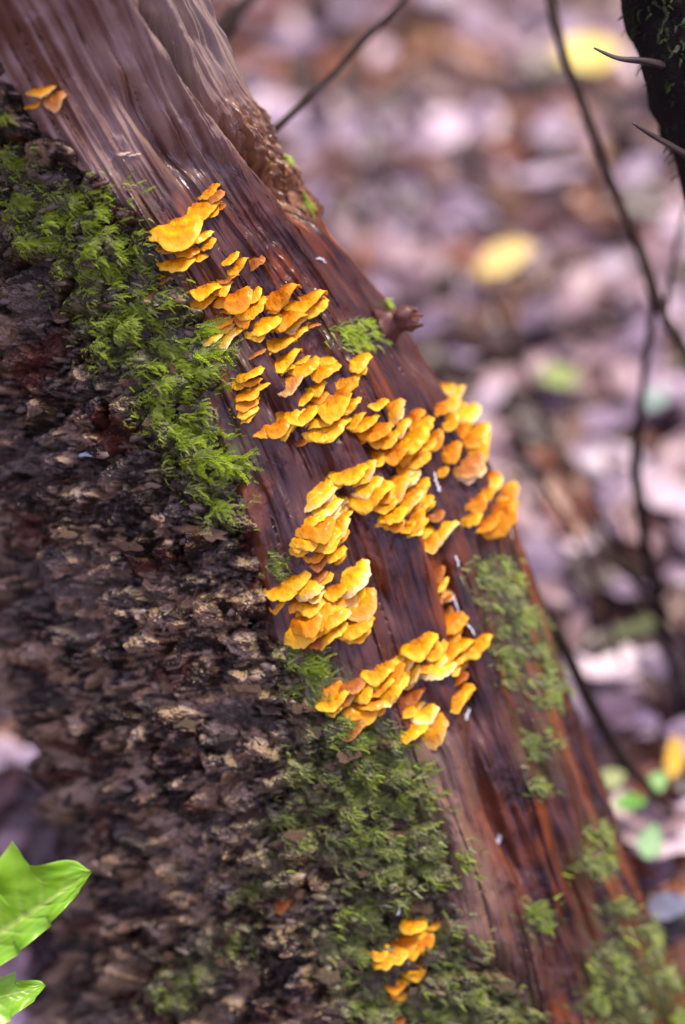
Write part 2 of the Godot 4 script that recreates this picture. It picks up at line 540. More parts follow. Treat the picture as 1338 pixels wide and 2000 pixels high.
# ---------------------------------------------------------------- fungi
func cap_mesh(s: int, tone: int) -> ArrayMesh:
	# a bracket: fan of unit width, x across, y outward, z up; wavy, thick, rolled pale margin
	var r := RandomNumberGenerator.new()
	r.seed = s
	var nz := noise(1.1, s, 3)
	var lobes := r.randf_range(1.6, 3.4)
	var ph := r.randf_range(0, TAU)
	var wave := r.randf_range(0.02, 0.075)
	var droop := r.randf_range(0.1, 0.5)
	var roll := r.randf_range(0.03, 0.13)
	var th := r.randf_range(0.036, 0.058)
	var skew := r.randf_range(-0.18, 0.18)
	var na := 34
	var prof := []       # [r, side]: over the top, round the margin, back underneath
	for q in [0.0, 0.2, 0.38, 0.54, 0.68, 0.8, 0.89, 0.95, 0.985]: prof.append([q, 1.0])
	prof.append([1.0, 0.55])
	prof.append([1.008, 0.0])
	prof.append([1.0, -0.55])
	for q in [0.98, 0.92, 0.8, 0.6, 0.35, 0.0]: prof.append([q, -1.0])
	var v := PackedVector3Array()
	var c := PackedColorArray()
	var deep: Color = [Color(0.38, 0.11, 0.004), Color(0.54, 0.20, 0.008), Color(0.20, 0.055, 0.010), Color(0.48, 0.20, 0.05)][tone]
	var body: Color = [Color(0.86, 0.40, 0.003), Color(0.92, 0.54, 0.014), Color(0.38, 0.12, 0.02), Color(0.56, 0.28, 0.07)][tone]
	var rim: Color = [Color(0.88, 0.52, 0.05), Color(0.93, 0.74, 0.32), Color(0.50, 0.22, 0.05), Color(0.78, 0.56, 0.28)][tone]
	for i in prof.size():
		var q: float = prof[i][0]
		var sd: float = prof[i][1]
		for j in na + 1:
			var a := lerpf(-1.95, 1.95, float(j) / na)
			var k := 1.0 + 0.06 * sin(a * lobes + ph) + 0.11 * nz.get_noise_2d(a * 1.1, 3.0) + 0.035 * nz.get_noise_2d(a * 6.0, 9.0)
			var x := sin(a) * 0.5 * q * k
			var y := (cos(a) * 0.62 * (1.0 if cos(a) > 0 else 0.5) + 0.04) * q * k
			x += skew * y
			var z := wave * pow(q, 1.6) * sin(a * lobes * 1.25 + ph * 2.0) - droop * y * y * 1.6 - roll * pow(ss(0.72, 1.0, q), 2.0)
			z += 0.035 * nz.get_noise_2d(x * 3.5, y * 3.5 + 20.0) + 0.010 * sin(q * 21.0 + a) * ss(0.25, 0.5, q)
			var t := th * (1.0 - 0.25 * q) * (0.5 if sd > 0 else 0.62)
			if q > 0.9: t *= lerpf(1.0, 0.78, (q - 0.9) * 10.0)
			v.append(Vector3(x, y, z + t * sd))
			var zone := 0.5 + 0.5 * sin(q * 17.0 + 2.0 * nz.get_noise_2d(x * 4.0, y * 4.0) + ph)
			var col := mixc(deep, body, q * 1.35 - 0.30 + 0.42 * (zone - 0.5) + 0.5 * nz.get_noise_2d(x * 3.0 + 5.0, y * 3.0))
			col = mixc(col, rim, ss(0.84, 0.98, q + 0.06 * nz.get_noise_1d(a * 5.0)) * 0.9)
			if sd < 0: col = mixc(col, body, 0.6)
			c.append(col)
	return grid_mesh(v, c, PackedVector2Array(), prof.size(), na + 1)

var caps := {}
var cap_mats := []

func cluster(called: String, label: String, list: Array, group := "clusters of orange bracket fungus on the trunk"):
	# list: [x, y, width, tone]; every bracket is a part of its fused cluster
	var mx := 0.0
	var my := 0.0
	for e in list:
		mx += e[0]
		my += e[1]
	var base := on_trunk(mx / list.size(), my / list.size())
	var root := thing(called, label, "bracket fungus", base, group)
	var all := []
	for e in list:
		all.append(e)
		if e[2] >= 54 and list.size() > 3:
			all.append([e[0] + rng.randf_range(-16, 16), e[1] + rng.randf_range(11, 17) * (1.0 if rng.randf() < 0.6 else -1.0), e[2] * rng.randf_range(0.6, 0.85), e[3] if rng.randf() < 0.8 else 0])
	for e in all:
		var x: float = e[0]
		var y: float = e[1]
		var w: float = e[2] * rng.randf_range(0.98, 1.28)
		var tone: int = e[3]
		var s := rng.randi() % 16
		var key := tone * 100 + s
		var shade: int = tone * 4 + rng.randi() % 4
		if not caps.has(key): caps[key] = cap_mesh(7000 + key, tone)
		var out := (out_of(x, y) * 0.35 + F * 0.65).normalized()
		var o := (out * rng.randf_range(0.70, 0.92) - U * rng.randf_range(0.34, 0.56) - R * rng.randf_range(0.05, 0.5)).normalized()
		var up := (U * 0.84 + F * 0.5 + out * 0.1 + R * rng.randf_range(-0.55, -0.08)).normalized()
		var across := o.cross(up).normalized()
		up = across.cross(o).normalized()
		var len := w * rng.randf_range(0.74, 0.98)
		var reach := len * 0.36
		var ax := x - o.dot(R) * reach
		var ay := y + o.dot(U) * reach
		var under := on_trunk(ax, ay, -0.003)
		var seen := on_trunk(x, y)
		var flat := o - F * o.dot(F)
		var p := seen - flat * (reach * MP)
		p += F * (clampf(F.dot(under), F.dot(seen) - 0.005, F.dot(seen) + 0.003) - F.dot(p))
		var c := obj("cap", caps[key], cap_mats[shade], root)
		c.transform = Transform3D(Basis(across * (w * MP), o * (len * MP), up * (w * MP * rng.randf_range(0.9, 1.25))), p - base)
	return root

# ---------------------------------------------------------------- moss
func moss_shoot(s: int) -> ArrayMesh:
	# one feathery shoot, unit length along x, leaflets on both sides
	var r := RandomNumberGenerator.new()
	r.seed = s
	var st := SurfaceTool.new()
	st.begin(Mesh.PRIMITIVE_TRIANGLES)
	var n := 15
	for i in n:
		var t := (i + 0.5) / n
		var p := Vector3(t, 0.05 * sin(t * 3.0 + s), 0.12 * sin(t * 2.6) - 0.10 * t * t)
		for side in [-1.0, 1.0, 0.0]:
			var l := (0.20 - 0.10 * t) * r.randf_range(0.8, 1.25)
			var d := Vector3(0.75, side * 0.75, 0.25 + r.randf_range(-0.25, 0.35) + (0.5 if side == 0.0 else 0.0)).normalized()
			var wv := d.cross(Vector3(0, 0, 1)).normalized() * l * 0.19
			var mid := p + d * l * 0.45 + Vector3(0, 0, l * 0.14)
			var tip := p + d * l
			for tri in [[p, mid + wv, mid - wv * 0.2], [mid + wv, tip, mid - wv * 0.2], [p, mid - wv * 0.2, mid - wv], [mid - wv * 0.2, tip, mid - wv]]:
				for q in tri: st.add_vertex(q)
	st.generate_normals()
	return st.commit()

var shoots := []
var moss_mat: StandardMaterial3D

func moss(label: String, blobs: Array, count: int, lush: float, long := 30.0):
	# blobs: [x, y, rx, ry]
	var o := MultiMeshInstance3D.new()
	o.name = numbered("moss_patch")
	var mm := MultiMesh.new()
	mm.transform_format = MultiMesh.TRANSFORM_3D
	mm.use_colors = true
	mm.mesh = shoots[rng.randi() % shoots.size()]
	count = int(count * 0.72)
	mm.instance_count = count
	var base := on_trunk(blobs[0][0], blobs[0][1])
	var area := 0.0
	for b in blobs: area += b[2] * b[3]
	for i in count:
		var pick := rng.randf() * area
		var b: Array = blobs[0]
		for q in blobs:
			b = q
			pick -= q[2] * q[3]
			if pick <= 0: break
		var x := 0.0
		var y := 0.0
		for tries in 12:
			var a := rng.randf() * TAU
			var d := minf(absf(rng.randfn(0.0, 0.55)), 1.35)
			x = b[0] + cos(a) * d * b[2]
			y = b[1] + sin(a) * d * b[3]
			if n_mid.get_noise_2d(x * 3.0 + 40.0, y * 3.0) > 0.12 + rng.randf_range(-0.22, 0.08): break
		var t := seat(x, y, 0.0005, rng.randf_range(-1.0, 0.55), Vector2(rng.randf_range(-1.0, -0.05), rng.randf_range(-0.9, 0.9)))
		var l := long * rng.randf_range(0.42, 1.1) * MP
		t = t.scaled_local(Vector3(l, l * 0.9, l))
		t.origin -= base
		mm.set_instance_transform(i, t)
		var g := clampf(lush + (0.32 if y < 1000 else (-0.3 if x > 930 else -0.08)) + rng.randf_range(-0.4, 0.4) + 0.7 * n_mid.get_noise_2d(x * 2.2, y * 2.2 + 500.0), 0.0, 1.0)
		var c := mixc(Color(0.30, 0.34, 0.12), Color(0.44, 0.60, 0.03), g)
		c = mixc(c, Color(0.05, 0.095, 0.016), rng.randf_range(-0.8, 0.5 if y < 1000 else 1.1))
		c = mixc(c, Color(0.40, 0.44, 0.24), rng.randf_range(-0.9, 0.7))
		mm.set_instance_color(i, c)
	o.multimesh = mm
	o.material_override = moss_mat
	o.position = base
	add_child(o, true)
	tag(o, label, "moss", "", "stuff")

# ---------------------------------------------------------------- leaves
func dead_leaf(s: int) -> ArrayMesh:
	# a curled ovate leaf, unit length along x
	var r := RandomNumberGenerator.new()
	r.seed = s
	var nz := noise(1.0, s, 2)
	var wide := r.randf_range(0.19, 0.31)
	var fold := r.randf_range(0.05, 0.35)
	var curl := r.randf_range(-0.28, 0.3)
	var lob := r.randf_range(0.0, 0.14)
	var nr := 13
	var nc := 9
	var v := PackedVector3Array()
	var uv := PackedVector2Array()
	for i in nr:
		var t := float(i) / (nr - 1)
		var w := wide * pow(sin(PI * pow(clampf(t, 0.004, 0.996), 0.85)), 0.75) * (1.0 + lob * sin(t * 26.0))
		for j in nc:
			var q := float(j) / (nc - 1) * 2.0 - 1.0
			var z: float = fold * absf(q) * w + curl * pow(t - 0.5, 2.0) * 2.0 + 0.10 * nz.get_noise_2d(t * 2.5, q * 1.5) * absf(q)
			v.append(Vector3(t - 0.5, q * w, z))
			uv.append(Vector2(t, q * 0.5 + 0.5))
	return grid_mesh(v, PackedColorArray(), uv, nr, nc)

var leaf_meshes := []
var leaf_cols := [
	["pale pinkish", Color(0.33, 0.22, 0.225)], ["greyish lavender", Color(0.27, 0.20, 0.26)], ["mid brown", Color(0.11, 0.05, 0.036)], ["dark brown", Color(0.042, 0.020, 0.016)],
	["rusty", Color(0.20, 0.065, 0.026)], ["tan", Color(0.19, 0.11, 0.072)], ["pale lilac", Color(0.58, 0.46, 0.50)], ["ochre", Color(0.26, 0.12, 0.04)]]

func leaf_mat(c: Color) -> StandardMaterial3D:
	var m := mat(c.linear_to_srgb(), 0.4, 0.55)
	m.backlight_enabled = true
	m.backlight = Color(c.r, c.g, c.b) * 0.35
	return m

func ground_h(x: float, z: float) -> float:
	return 0.035 * n_mid.get_noise_2d(x * 90.0, z * 90.0) + 0.25 * n_mid.get_noise_2d(x * 7.0 + 50.0, z * 7.0) * ss(2.0, 8.0, Vector2(x, z).length())

func lay(p: Vector3, len: float, steep: float) -> Transform3D:
	var b := Basis(Vector3.UP, rng.randf() * TAU) * Basis(Vector3.RIGHT, rng.randf_range(-steep, steep)) * Basis(Vector3.BACK, rng.randf_range(-steep, steep)) * Basis(Vector3.RIGHT, -PI / 2)
	if rng.randf() < 0.5: b = b * Basis(Vector3.RIGHT, PI)
	return Transform3D(b.scaled_local(Vector3(len, len, len)), p)

func build_ground():
	var n := 150
	var v := PackedVector3Array()
	for i in n + 1:
		for j in n + 1:
			var a := float(i) / n * 2.0 - 1.0
			var b := float(j) / n * 2.0 - 1.0
			var x := signf(b) * (absf(b) * 3.0 + pow(absf(b), 4.0) * 60.0)
			var z := signf(a) * (absf(a) * 3.0 + pow(absf(a), 4.0) * 60.0) - 0.8
			v.append(Vector3(x, ground_h(x, z), z))
	var m := mat(lin(0.075, 0.045, 0.034), 0.7)
	m.heightmap_enabled = true
	m.heightmap_texture = noise_tex(0.03, 44, 5)
	m.heightmap_scale = 1.5
	m.uv1_triplanar = true
	m.uv1_scale = Vector3(3, 3, 3)
	var g := obj("ground", grid_mesh(v, PackedColorArray(), PackedVector2Array(), n + 1, n + 1), m)
	tag(g, "dark damp forest soil under the fallen leaves", "", "", "structure")

func build_litter():
	var o := MultiMeshInstance3D.new()
	o.name = numbered("leaf_litter")
	for i in 10: leaf_meshes.append(dead_leaf(900 + i))
	for part in 4:
		var mi := MultiMeshInstance3D.new()
		mi.name = numbered("leaf_litter")
		var mm := MultiMesh.new()
		mm.transform_format = MultiMesh.TRANSFORM_3D
		mm.use_colors = true
		mm.mesh = leaf_meshes[part]
		mm.instance_count = 5200
		for i in 5200:
			var rr := pow(rng.randf(), 0.75) * 7.0
			var a := rng.randf() * TAU
			var x := cos(a) * rr + 0.1
			var z := sin(a) * rr - 0.7
			var c: Color = leaf_cols[rng.randi() % leaf_cols.size()][1]
			var k := rng.randf_range(0.55, 1.1)
			mm.set_instance_transform(i, lay(Vector3(x, ground_h(x, z) + rng.randf_range(0.002, 0.02), z), rng.randf_range(0.035, 0.075), 0.5))
			mm.set_instance_color(i, Color(c.r * k, c.g * k, c.b * k))
		mi.multimesh = mm
		var m := vmat(0.42, 0.55)
		mi.material_override = m
		add_child(mi, true)
		tag(mi, ["damp brown and pinkish leaf litter covering the forest floor", "smaller curled dead leaves mixed into the litter", "broad dead leaves mixed into the litter", "narrow dead leaves mixed into the litter"][part], "leaf litter", "", "stuff")
	o.free()
	var mats := []
	for q in leaf_cols: mats.append(leaf_mat(q[1]))
	var marks := [[985, 500, "around the yellow leaf in mid litter"], [1150, 110, "around the top right yellow leaf"], [640, 70, "left of the straight dark twig"], [830, 130, "right of the straight dark twig"],
		[780, 400, "just off the trunk's upper right edge"], [950, 300, "above the middle yellow leaf"], [1250, 330, "left of the sapling stem"], [900, 650, "beside the branch stub"], [1095, 735, "by the olive low leaf"],
		[1290, 620, "where the bent stem meets the upright one"], [1285, 800, "around the pale teal leaf"], [1090, 900, "right of the big fungus cluster"], [1150, 1080, "between trunk and upright stem"], [1310, 1000, "right of the upright stem"],
		[1200, 1240, "along the olive mossy stick"], [1250, 1560, "around the vivid green leaf"], [1300, 1380, "above the orange-yellow leaf"], [1150, 1400, "behind the slanting twig"], [1290, 1730, "around the bluish grey leaf"], [1310, 1930, "below the black rotten branch"],
		[30, 1480, "in the left gap above the holly"], [60, 1620, "just behind the holly's upper leaf"], [80, 1850, "between the two holly leaves"]]
	var made := 0
	var spots := []
	var tries := 0
	while made < 296 and tries < 9000:
		tries += 1
		var x := rng.randf_range(-20, 1370)
		var y := rng.randf_range(-30, 2020)
		var yi := clampi(int(y), 0, 2000) - Y0
		if x > XL[yi] - 10 and x < XR[yi] - 20: continue
		if y < 1380 and x < 300: continue
		var ok := true
		for q in spots:
			if q.distance_to(Vector2(x, y)) < 31: ok = false
		if not ok: continue
		spots.append(Vector2(x, y))
		made += 1
		var p := on_ground(x, y)
		p.y = ground_h(p.x, p.z) + rng.randf_range(0.016, 0.034)
		var k := [0, 0, 1, 1, 2, 2, 3, 4, 5, 6, 3, 6, 0, 3][rng.randi() % 14] as int
		var l := obj("dead_leaf", leaf_meshes[rng.randi() % 10], mats[k])
		l.transform = lay(p, rng.randf_range(0.038, 0.078), 0.55)
		var where := ""
		var best := 1e9
		for q in marks:
			var dd := Vector2(q[0], q[1]).distance_to(Vector2(x, y))
			if dd < best:
				best = dd
				where = q[2]
		tag(l, "blurred %s fallen leaf lying %s" % [leaf_cols[k][0], where], "fallen leaf", "%s fallen leaves %s" % [leaf_cols[k][0], where])

func one_leaf(x: float, y: float, width: float, c: Color, label: String, turn := 0.0, called := "fallen_leaf"):
	var p := on_ground(x, y)
	for i in 4: p = on_ground(x, y, ground_h(p.x, p.z) + 0.05)
	var lm := leaf_mat(c)
	lm.roughness = 0.62
	var l := obj(called, leaf_meshes[int(x) % 10], lm)
	var dist := p.distance_to(eye)
	var len := width * MP * dist / D
	var z := (Vector3.UP * 0.9 + (eye - p).normalized() * 0.25 + R * sin(x) * 0.35).normalized()
	var xx := (R - z * R.dot(z)).normalized().rotated(z, turn)
	l.transform = Transform3D(Basis(xx, z.cross(xx), z).scaled_local(Vector3(len, len, len)), p)
	tag(l, label, "fallen leaf")

func holly_leaf(upper: float, lower: float, spines: float, s: int) -> ArrayMesh:
	# unit length along x; wavy, spiny, waxy, with a pale midrib and side veins
	var v := PackedVector3Array()
	var c := PackedColorArray()
	var nz := noise(1.2, s, 3)
	var nr := 97
	var nc := 25
	for i in nr:
		var t := float(i) / (nr - 1)
		var env := pow(sin(PI * pow(clampf(t, 0.003, 0.997), 0.8)), 0.75)
		for j in nc:
			var q := float(j) / (nc - 1) * 2.0 - 1.0
			var k := t * spines + (0.0 if q > 0 else 0.4)
			var f := k - floorf(k)
			var spine := pow(f, 2.2) if f < 0.86 else pow(0.86, 2.2) * (1.0 - f) / 0.14
			var aq := absf(q)
			var w := (upper if q > 0 else lower) * env * aq * ((0.70 + 0.55 * spine * aq) if q > 0 else (0.92 + 0.16 * spine * aq))
			var z: float = 0.35 * w + 0.022 * sin(k * TAU) * aq * aq - 0.25 * pow(t - 0.4, 2.0) + 0.012 * nz.get_noise_2d(t * 4.0, q * 1.5)
			var vein := exp(-pow((fposmod(t * 9.0 - aq * 1.3, 1.0) - 0.5) * 9.0, 2.0)) * (1.0 - aq)
			z -= 0.006 * vein
			v.append(Vector3(t + (0.10 if q > 0 else 0.03) * spine * aq * env, w * signf(q), z))
			var col := mixc(Color(0.15, 0.38, 0.006), Color(0.22, 0.47, 0.01), 0.5 + nz.get_noise_2d(t * 4.0 + 9.0, q * 3.0))
			col = mixc(col, Color(0.42, 0.58, 0.10), exp(-aq * 26.0) * 0.85 + vein * 0.35 + 0.4 * ss(0.93, 1.0, aq))
			c.append(col)
	return grid_mesh(v, c, PackedVector2Array(), nr, nc)

# ---------------------------------------------------------------- all of it
func _ready():
	rng.seed = 20240
	var pitch := deg_to_rad(50.0)
	U = Vector3(0, cos(pitch), -sin(pitch))
	F = Vector3(0, sin(pitch), cos(pitch))
	Cc = Vector3(0, 0.36, 0)
	eye = Cc + F * D
	var cam := Camera3D.new()
	cam.name = "camera"
	cam.near = 0.05
	cam.far = 200.0
	cam.keep_aspect = Camera3D.KEEP_HEIGHT
	cam.transform = Transform3D(Basis(R, U, F), eye)
	cam.fov = rad_to_deg(2.0 * atan(1000.0 * MP / D))
	var at := CameraAttributesPhysical.new()
	at.frustum_focal_length = 100.0
	at.frustum_focus_distance = D - 0.022
	at.frustum_near = 0.05
	at.frustum_far = 200.0
	at.exposure_aperture = 1.9
	cam.attributes = at
	add_child(cam)
	cam.projection = Camera3D.PROJECTION_FRUSTUM
	cam.size = 2.0 * 1000.0 * MP / D * cam.near
	var env := Environment.new()
	env.background_mode = Environment.BG_SKY
	var sky := Sky.new()
	var sm := ProceduralSkyMaterial.new()
	sm.sky_top_color = Color(0.62, 0.575, 0.72)
	sm.sky_horizon_color = Color(0.25, 0.235, 0.29)
	sm.sky_curve = 0.35
	sm.ground_bottom_color = Color(0.12, 0.09, 0.08)
	sm.ground_horizon_color = Color(0.2, 0.18, 0.18)
	sky.sky_material = sm
	env.sky = sky
	env.tonemap_mode = Environment.TONE_MAPPER_LINEAR
	env.tonemap_exposure = 3.65
	env.sdfgi_enabled = true
	env.ssao_enabled = true
	env.ssil_enabled = true
	var we := WorldEnvironment.new()
	we.name = "world_environment"
	we.environment = env
	add_child(we)
	var sun := DirectionalLight3D.new()
	sun.name = "sun"
	sun.light_energy = 0.5
	sun.light_angular_distance = 14.0
	sun.light_color = Color(1.0, 0.95, 0.88)
	sun.shadow_enabled = true
	add_child(sun)
	sun.look_at_from_position(Vector3(0.75, 1.7, -0.75), Vector3.ZERO)

	n_fine = noise(0.05, 1, 4)
	n_mid = noise(0.008, 2, 3)
	n_grain = noise(0.012, 3, 3)
	n_edge = noise(0.002, 4, 3)
	n_cell.noise_type = FastNoiseLite.TYPE_CELLULAR
	n_cell.cellular_return_type = FastNoiseLite.RETURN_CELL_VALUE
	n_cell.frequency = 0.022
	n_cell.fractal_type = FastNoiseLite.FRACTAL_NONE
	n_cell.seed = 6
	n_cell2.noise_type = FastNoiseLite.TYPE_CELLULAR
	n_cell2.cellular_return_type = FastNoiseLite.RETURN_CELL_VALUE
	n_cell2.frequency = 0.022
	n_cell2.fractal_type = FastNoiseLite.FRACTAL_NONE
	n_cell2.seed = 9
	for q in [[n_crack, 6], [n_crack2, 9]]:
		q[0].noise_type = FastNoiseLite.TYPE_CELLULAR
		q[0].cellular_return_type = FastNoiseLite.RETURN_DISTANCE2_SUB
		q[0].frequency = 0.022
		q[0].fractal_type = FastNoiseLite.FRACTAL_NONE
		q[0].seed = q[1]
	trunk_tables()
	build_film()
	build_ground()
	build_trunk()
	build_saplings()
	build_moss()
	build_fungi()
	build_lichen()
	build_holly()
	build_litter()
	build_bright_leaves()
	build_lying()

func build_saplings():
	var bm := mat(lin(0.011, 0.009, 0.007), 0.8, 0.3)
	bm.heightmap_enabled = true
	bm.heightmap_texture = noise_tex(0.04, 61, 5, 256)
	bm.heightmap_scale = 0.3
	bm.uv1_scale = Vector3(3, 3, 1)
	var foot := P(1640, 1150, -0.28)
	foot.y = -0.02
	var sp := thing("sapling", "dark mossy sapling stem leaning in at upper right corner", "sapling", foot)
	var s := obj("stem", tube_mesh([foot, P(1530, 700, -0.14), P(1392, 330, -0.06), P(1336, 130, -0.03), P(1288, -40, -0.02), P(1200, -320, 0.02)], [95, 88, 80, 76, 72, 60], 20, 0.35, 71, 14), bm, sp)
	s.position = -foot
	var tm := mat(lin(0.035, 0.024, 0.022), 0.5)
	var t := obj("twig", tube_mesh([P(1320, 132, -0.02), P(1260, 120, 0.0), P(1205, 113, 0.01), P(1160, 94, 0.015)], [9, 7, 5, 2], 8, 0.3, 72), tm, sp)
	t.position = -foot
	t = obj("twig", tube_mesh([P(1370, 320, -0.03), P(1310, 285, -0.01), P(1270, 262, 0.0), P(1236, 240, 0.005)], [10, 7, 5, 2], 8, 0.3, 73), tm, sp)
	t.position = -foot
	var ms := MultiMeshInstance3D.new()
	ms.name = "moss"
	var mm := MultiMesh.new()
	mm.transform_format = MultiMesh.TRANSFORM_3D
	mm.use_colors = true
	mm.mesh = moss_shoot(340)
	mm.instance_count = 420
	for i in 420:
		var f := rng.randf()
		var q: Vector3 = P(1336, 130, -0.03).lerp(P(1255, -140, -0.01), f) if rng.randf() < 0.6 else P(1336, 130, -0.03).lerp(P(1400, 350, -0.06), f)
		var an := rng.randf_range(-1.9, 1.5)
		var z := (F * cos(an) + R * sin(an)).normalized()
		var b := Basis(U.cross(z).normalized(), U, z) * Basis(Vector3(0, 0, 1), rng.randf_range(-2.2, -0.6)) * Basis(Vector3(0, 1, 0), rng.randf_range(-1.0, -0.2))
		var l := rng.randf_range(14, 34) * MP
		mm.set_instance_transform(i, Transform3D(b.scaled_local(Vector3(l, l, l)), q + z * 74.0 * MP - foot))
		mm.set_instance_color(i, mixc(Color(0.02, 0.03, 0.01), Color(0.07, 0.11, 0.02), rng.randf()))
	ms.multimesh = mm
	ms.material_override = vmat(0.6)
	sp.add_child(ms)
	ms.set_meta("kind", "stuff")
	# thin stems and twigs
	var dark := mat(lin(0.022, 0.014, 0.012), 0.85, 0.25)
	var brown := mat(lin(0.042, 0.028, 0.02), 0.85, 0.25)
	var list := [
		["twig", "thin straight dark twig leaning on the trunk's upper right edge", dark, [[512, 272, -0.07], [620, 175, -0.10], [705, 85, -0.12], [795, -5, -0.14], [960, -190, -0.18]], [8, 7, 7, 6, 5]],
		["twig", "short thick blurred twig poking out behind the trunk's top", dark, [[400, 95, -0.20], [440, 50, -0.22], [495, -10, -0.25], [580, -100, -0.3]], [18, 17, 15, 13]],
		["stem", "long bent brown stem descending from the top to right margin", brown, [[1010, -190, -0.16], [1075, 10, -0.16], [1105, 120, -0.16], [1165, 280, -0.17], [1230, 440, -0.18], [1290, 600, -0.20], [1345, 700, -0.22], [1440, 900, -0.30], [1560, 1200, -0.42]], [9, 10, 11, 11, 11, 12, 13, 13, 14]],
		["stem", "dark upright stem standing by the right margin at mid height", dark, [[1278, 590, -0.20], [1258, 740, -0.21], [1245, 860, -0.22], [1252, 1000, -0.23], [1280, 1150, -0.25], [1320, 1340, -0.28], [1360, 1480, -0.32], [1420, 1700, -0.40]], [6, 9, 11, 12, 12, 12, 12, 13]],
		["twig", "dark twig slanting from the trunk's middle edge down to lower right", dark, [[1000, 1050, -0.10], [1055, 1175, -0.13], [1125, 1315, -0.15], [1205, 1465, -0.18], [1285, 1560, -0.21], [1420, 1680, -0.26]], [7, 10, 12, 12, 12, 12]],
		["twig", "faint very blurred twig low over the litter beyond right edge", brown, [[950, 560, -0.36], [1040, 760, -0.36], [1110, 950, -0.36], [1185, 1065, -0.36], [1350, 1165, -0.37], [1560, 1260, -0.40]], [7, 9, 10, 11, 11, 11]],
		["twig", "thin dark twig descending behind the upright stem at right", dark, [[1150, 960, -0.24], [1210, 1080, -0.25], [1265, 1180, -0.26], [1330, 1260, -0.27], [1420, 1370, -0.30]], [5, 6, 7, 7, 7]],
		["twig", "fine twig forking up right from the bent stem's lower end", brown, [[1296, 640, -0.20], [1310, 540, -0.20], [1332, 440, -0.20], [1370, 320, -0.20]], [6, 6, 5, 4]],
		["twig", "fine twig crossing the lower right litter below the slanting twig", dark, [[1180, 1400, -0.26], [1230, 1530, -0.27], [1290, 1650, -0.28], [1390, 1800, -0.32]], [5, 6, 6, 6]],
		["twig", "bare twig slanting down across the litter just right of the trunk", dark, [[1000, 870, -0.20], [1070, 960, -0.22], [1130, 1060, -0.24], [1180, 1180, -0.26], [1215, 1300, -0.28]], [4, 5, 6, 6, 5]],
		["twig", "thin twig crossing the upright stem low at right margin", dark, [[1180, 1090, -0.22], [1260, 1150, -0.23], [1340, 1240, -0.24], [1440, 1340, -0.26]], [5, 5, 5, 5]],
	]
	var k := 80
	for e in list:
		var pts := []
		for q in e[3]: pts.append(P(q[0], q[1], q[2]))
		k += 1
		var o := obj(e[0], tube_mesh(pts, e[4], 9, 0.55, k, 10), e[2])
		tag(o, e[1], e[0])

# label, blobs [x, y, rx, ry], shoots, lushness, length
var MOSS := [
	["broad green moss band along the upper bark edge, beside topmost fungi", [[150, 420, 110, 70], [200, 520, 110, 80], [270, 610, 100, 70], [220, 660, 70, 60], [330, 690, 90, 60]], 5580, 0.55, 22.0],
	["bright green moss tongue on the bark edge left of middle fungi", [[330, 790, 70, 70], [370, 850, 75, 60], [400, 920, 70, 45], [430, 1000, 60, 45], [385, 730, 60, 40]], 3565, 0.75, 22.0],
	["long yellow-green moss sprig reaching onto bare wood at mid left", [[440, 905, 45, 16], [400, 895, 40, 20]], 187, 1.0, 48.0],
	["yellow-green moss tips beside the ragged yellow bracket", [[390, 645, 40, 14], [395, 685, 40, 24]], 187, 1.0, 44.0],
	["mossy corner on dark bark at the far upper left", [[15, 320, 50, 40], [40, 400, 60, 40], [5, 235, 25, 14], [90, 480, 60, 40]], 1395, 0.6, 22.0],
	["dark moss under the fused middle column of fungi", [[530, 1110, 30, 30], [585, 1290, 45, 35], [615, 1340, 55, 40]], 1007, 0.35, 22.0],
	["bright moss sprig left of the lower right fungi", [[610, 1305, 36, 14]], 132, 1.0, 40.0],
	["large soft moss cushion band below the lower fungi", [[690, 1440, 70, 55], [740, 1490, 75, 50], [700, 1560, 80, 60], [790, 1570, 70, 60], [660, 1380, 40, 35]], 4030, 0.5, 22.0],
	["greyish moss cushion at the end of the lower bark edge", [[840, 1680, 75, 55], [760, 1680, 70, 60], [700, 1640, 70, 45]], 2325, 0.35, 22.0],
	["moss around the lowest orange fungi near the picture's bottom", [[720, 1780, 80, 60], [690, 1860, 70, 60], [880, 1850, 60, 55], [920, 1940, 80, 50], [720, 1960, 70, 40], [850, 1980, 90, 40], [1000, 1990, 70, 35]], 3720, 0.4, 22.0],
	["thin moss scattered on the rough bark at lower left", [[370, 1900, 60, 40], [340, 1950, 60, 40], [500, 1740, 60, 40], [560, 1620, 60, 60], [610, 1500, 60, 50], [460, 1840, 60, 40]], 1240, 0.3, 22.0],
	["small dark moss tuft on bare wood near the stub", [[690, 655, 50, 24], [735, 637, 32, 13]], 651, 0.45, 22.0],
	["moss strip on the right edge between fungi and twig", [[960, 1130, 50, 40], [1000, 1210, 55, 45], [1010, 1290, 60, 40], [1050, 1350, 50, 35]], 1782, 0.4, 22.0],
	["narrow moss strip on rusty wood at lower right", [[1040, 1460, 28, 45], [1045, 1535, 32, 22]], 651, 0.6, 22.0],
	["oval moss tuft on rusty wood near right edge", [[1160, 1630, 26, 36], [1150, 1690, 34, 34]], 666, 0.55, 22.0],
	["round olive moss tuft on dark wood at bottom right", [[1045, 1790, 38, 36]], 496, 0.7, 22.0],
	["mossy right foot of the trunk in the bottom corner", [[1250, 1830, 45, 40], [1200, 1880, 50, 50], [1280, 1920, 60, 40], [1180, 1960, 70, 40], [1290, 1985, 60, 30], [1190, 1770, 35, 25]], 2015, 0.5, 22.0],
	["tiny moss tufts on the trunk's upper right edge", [[565, 312, 20, 8], [618, 392, 12, 14], [775, 590, 20, 10]], 170, 0.8, 22.0],
]
var film := PackedFloat32Array()

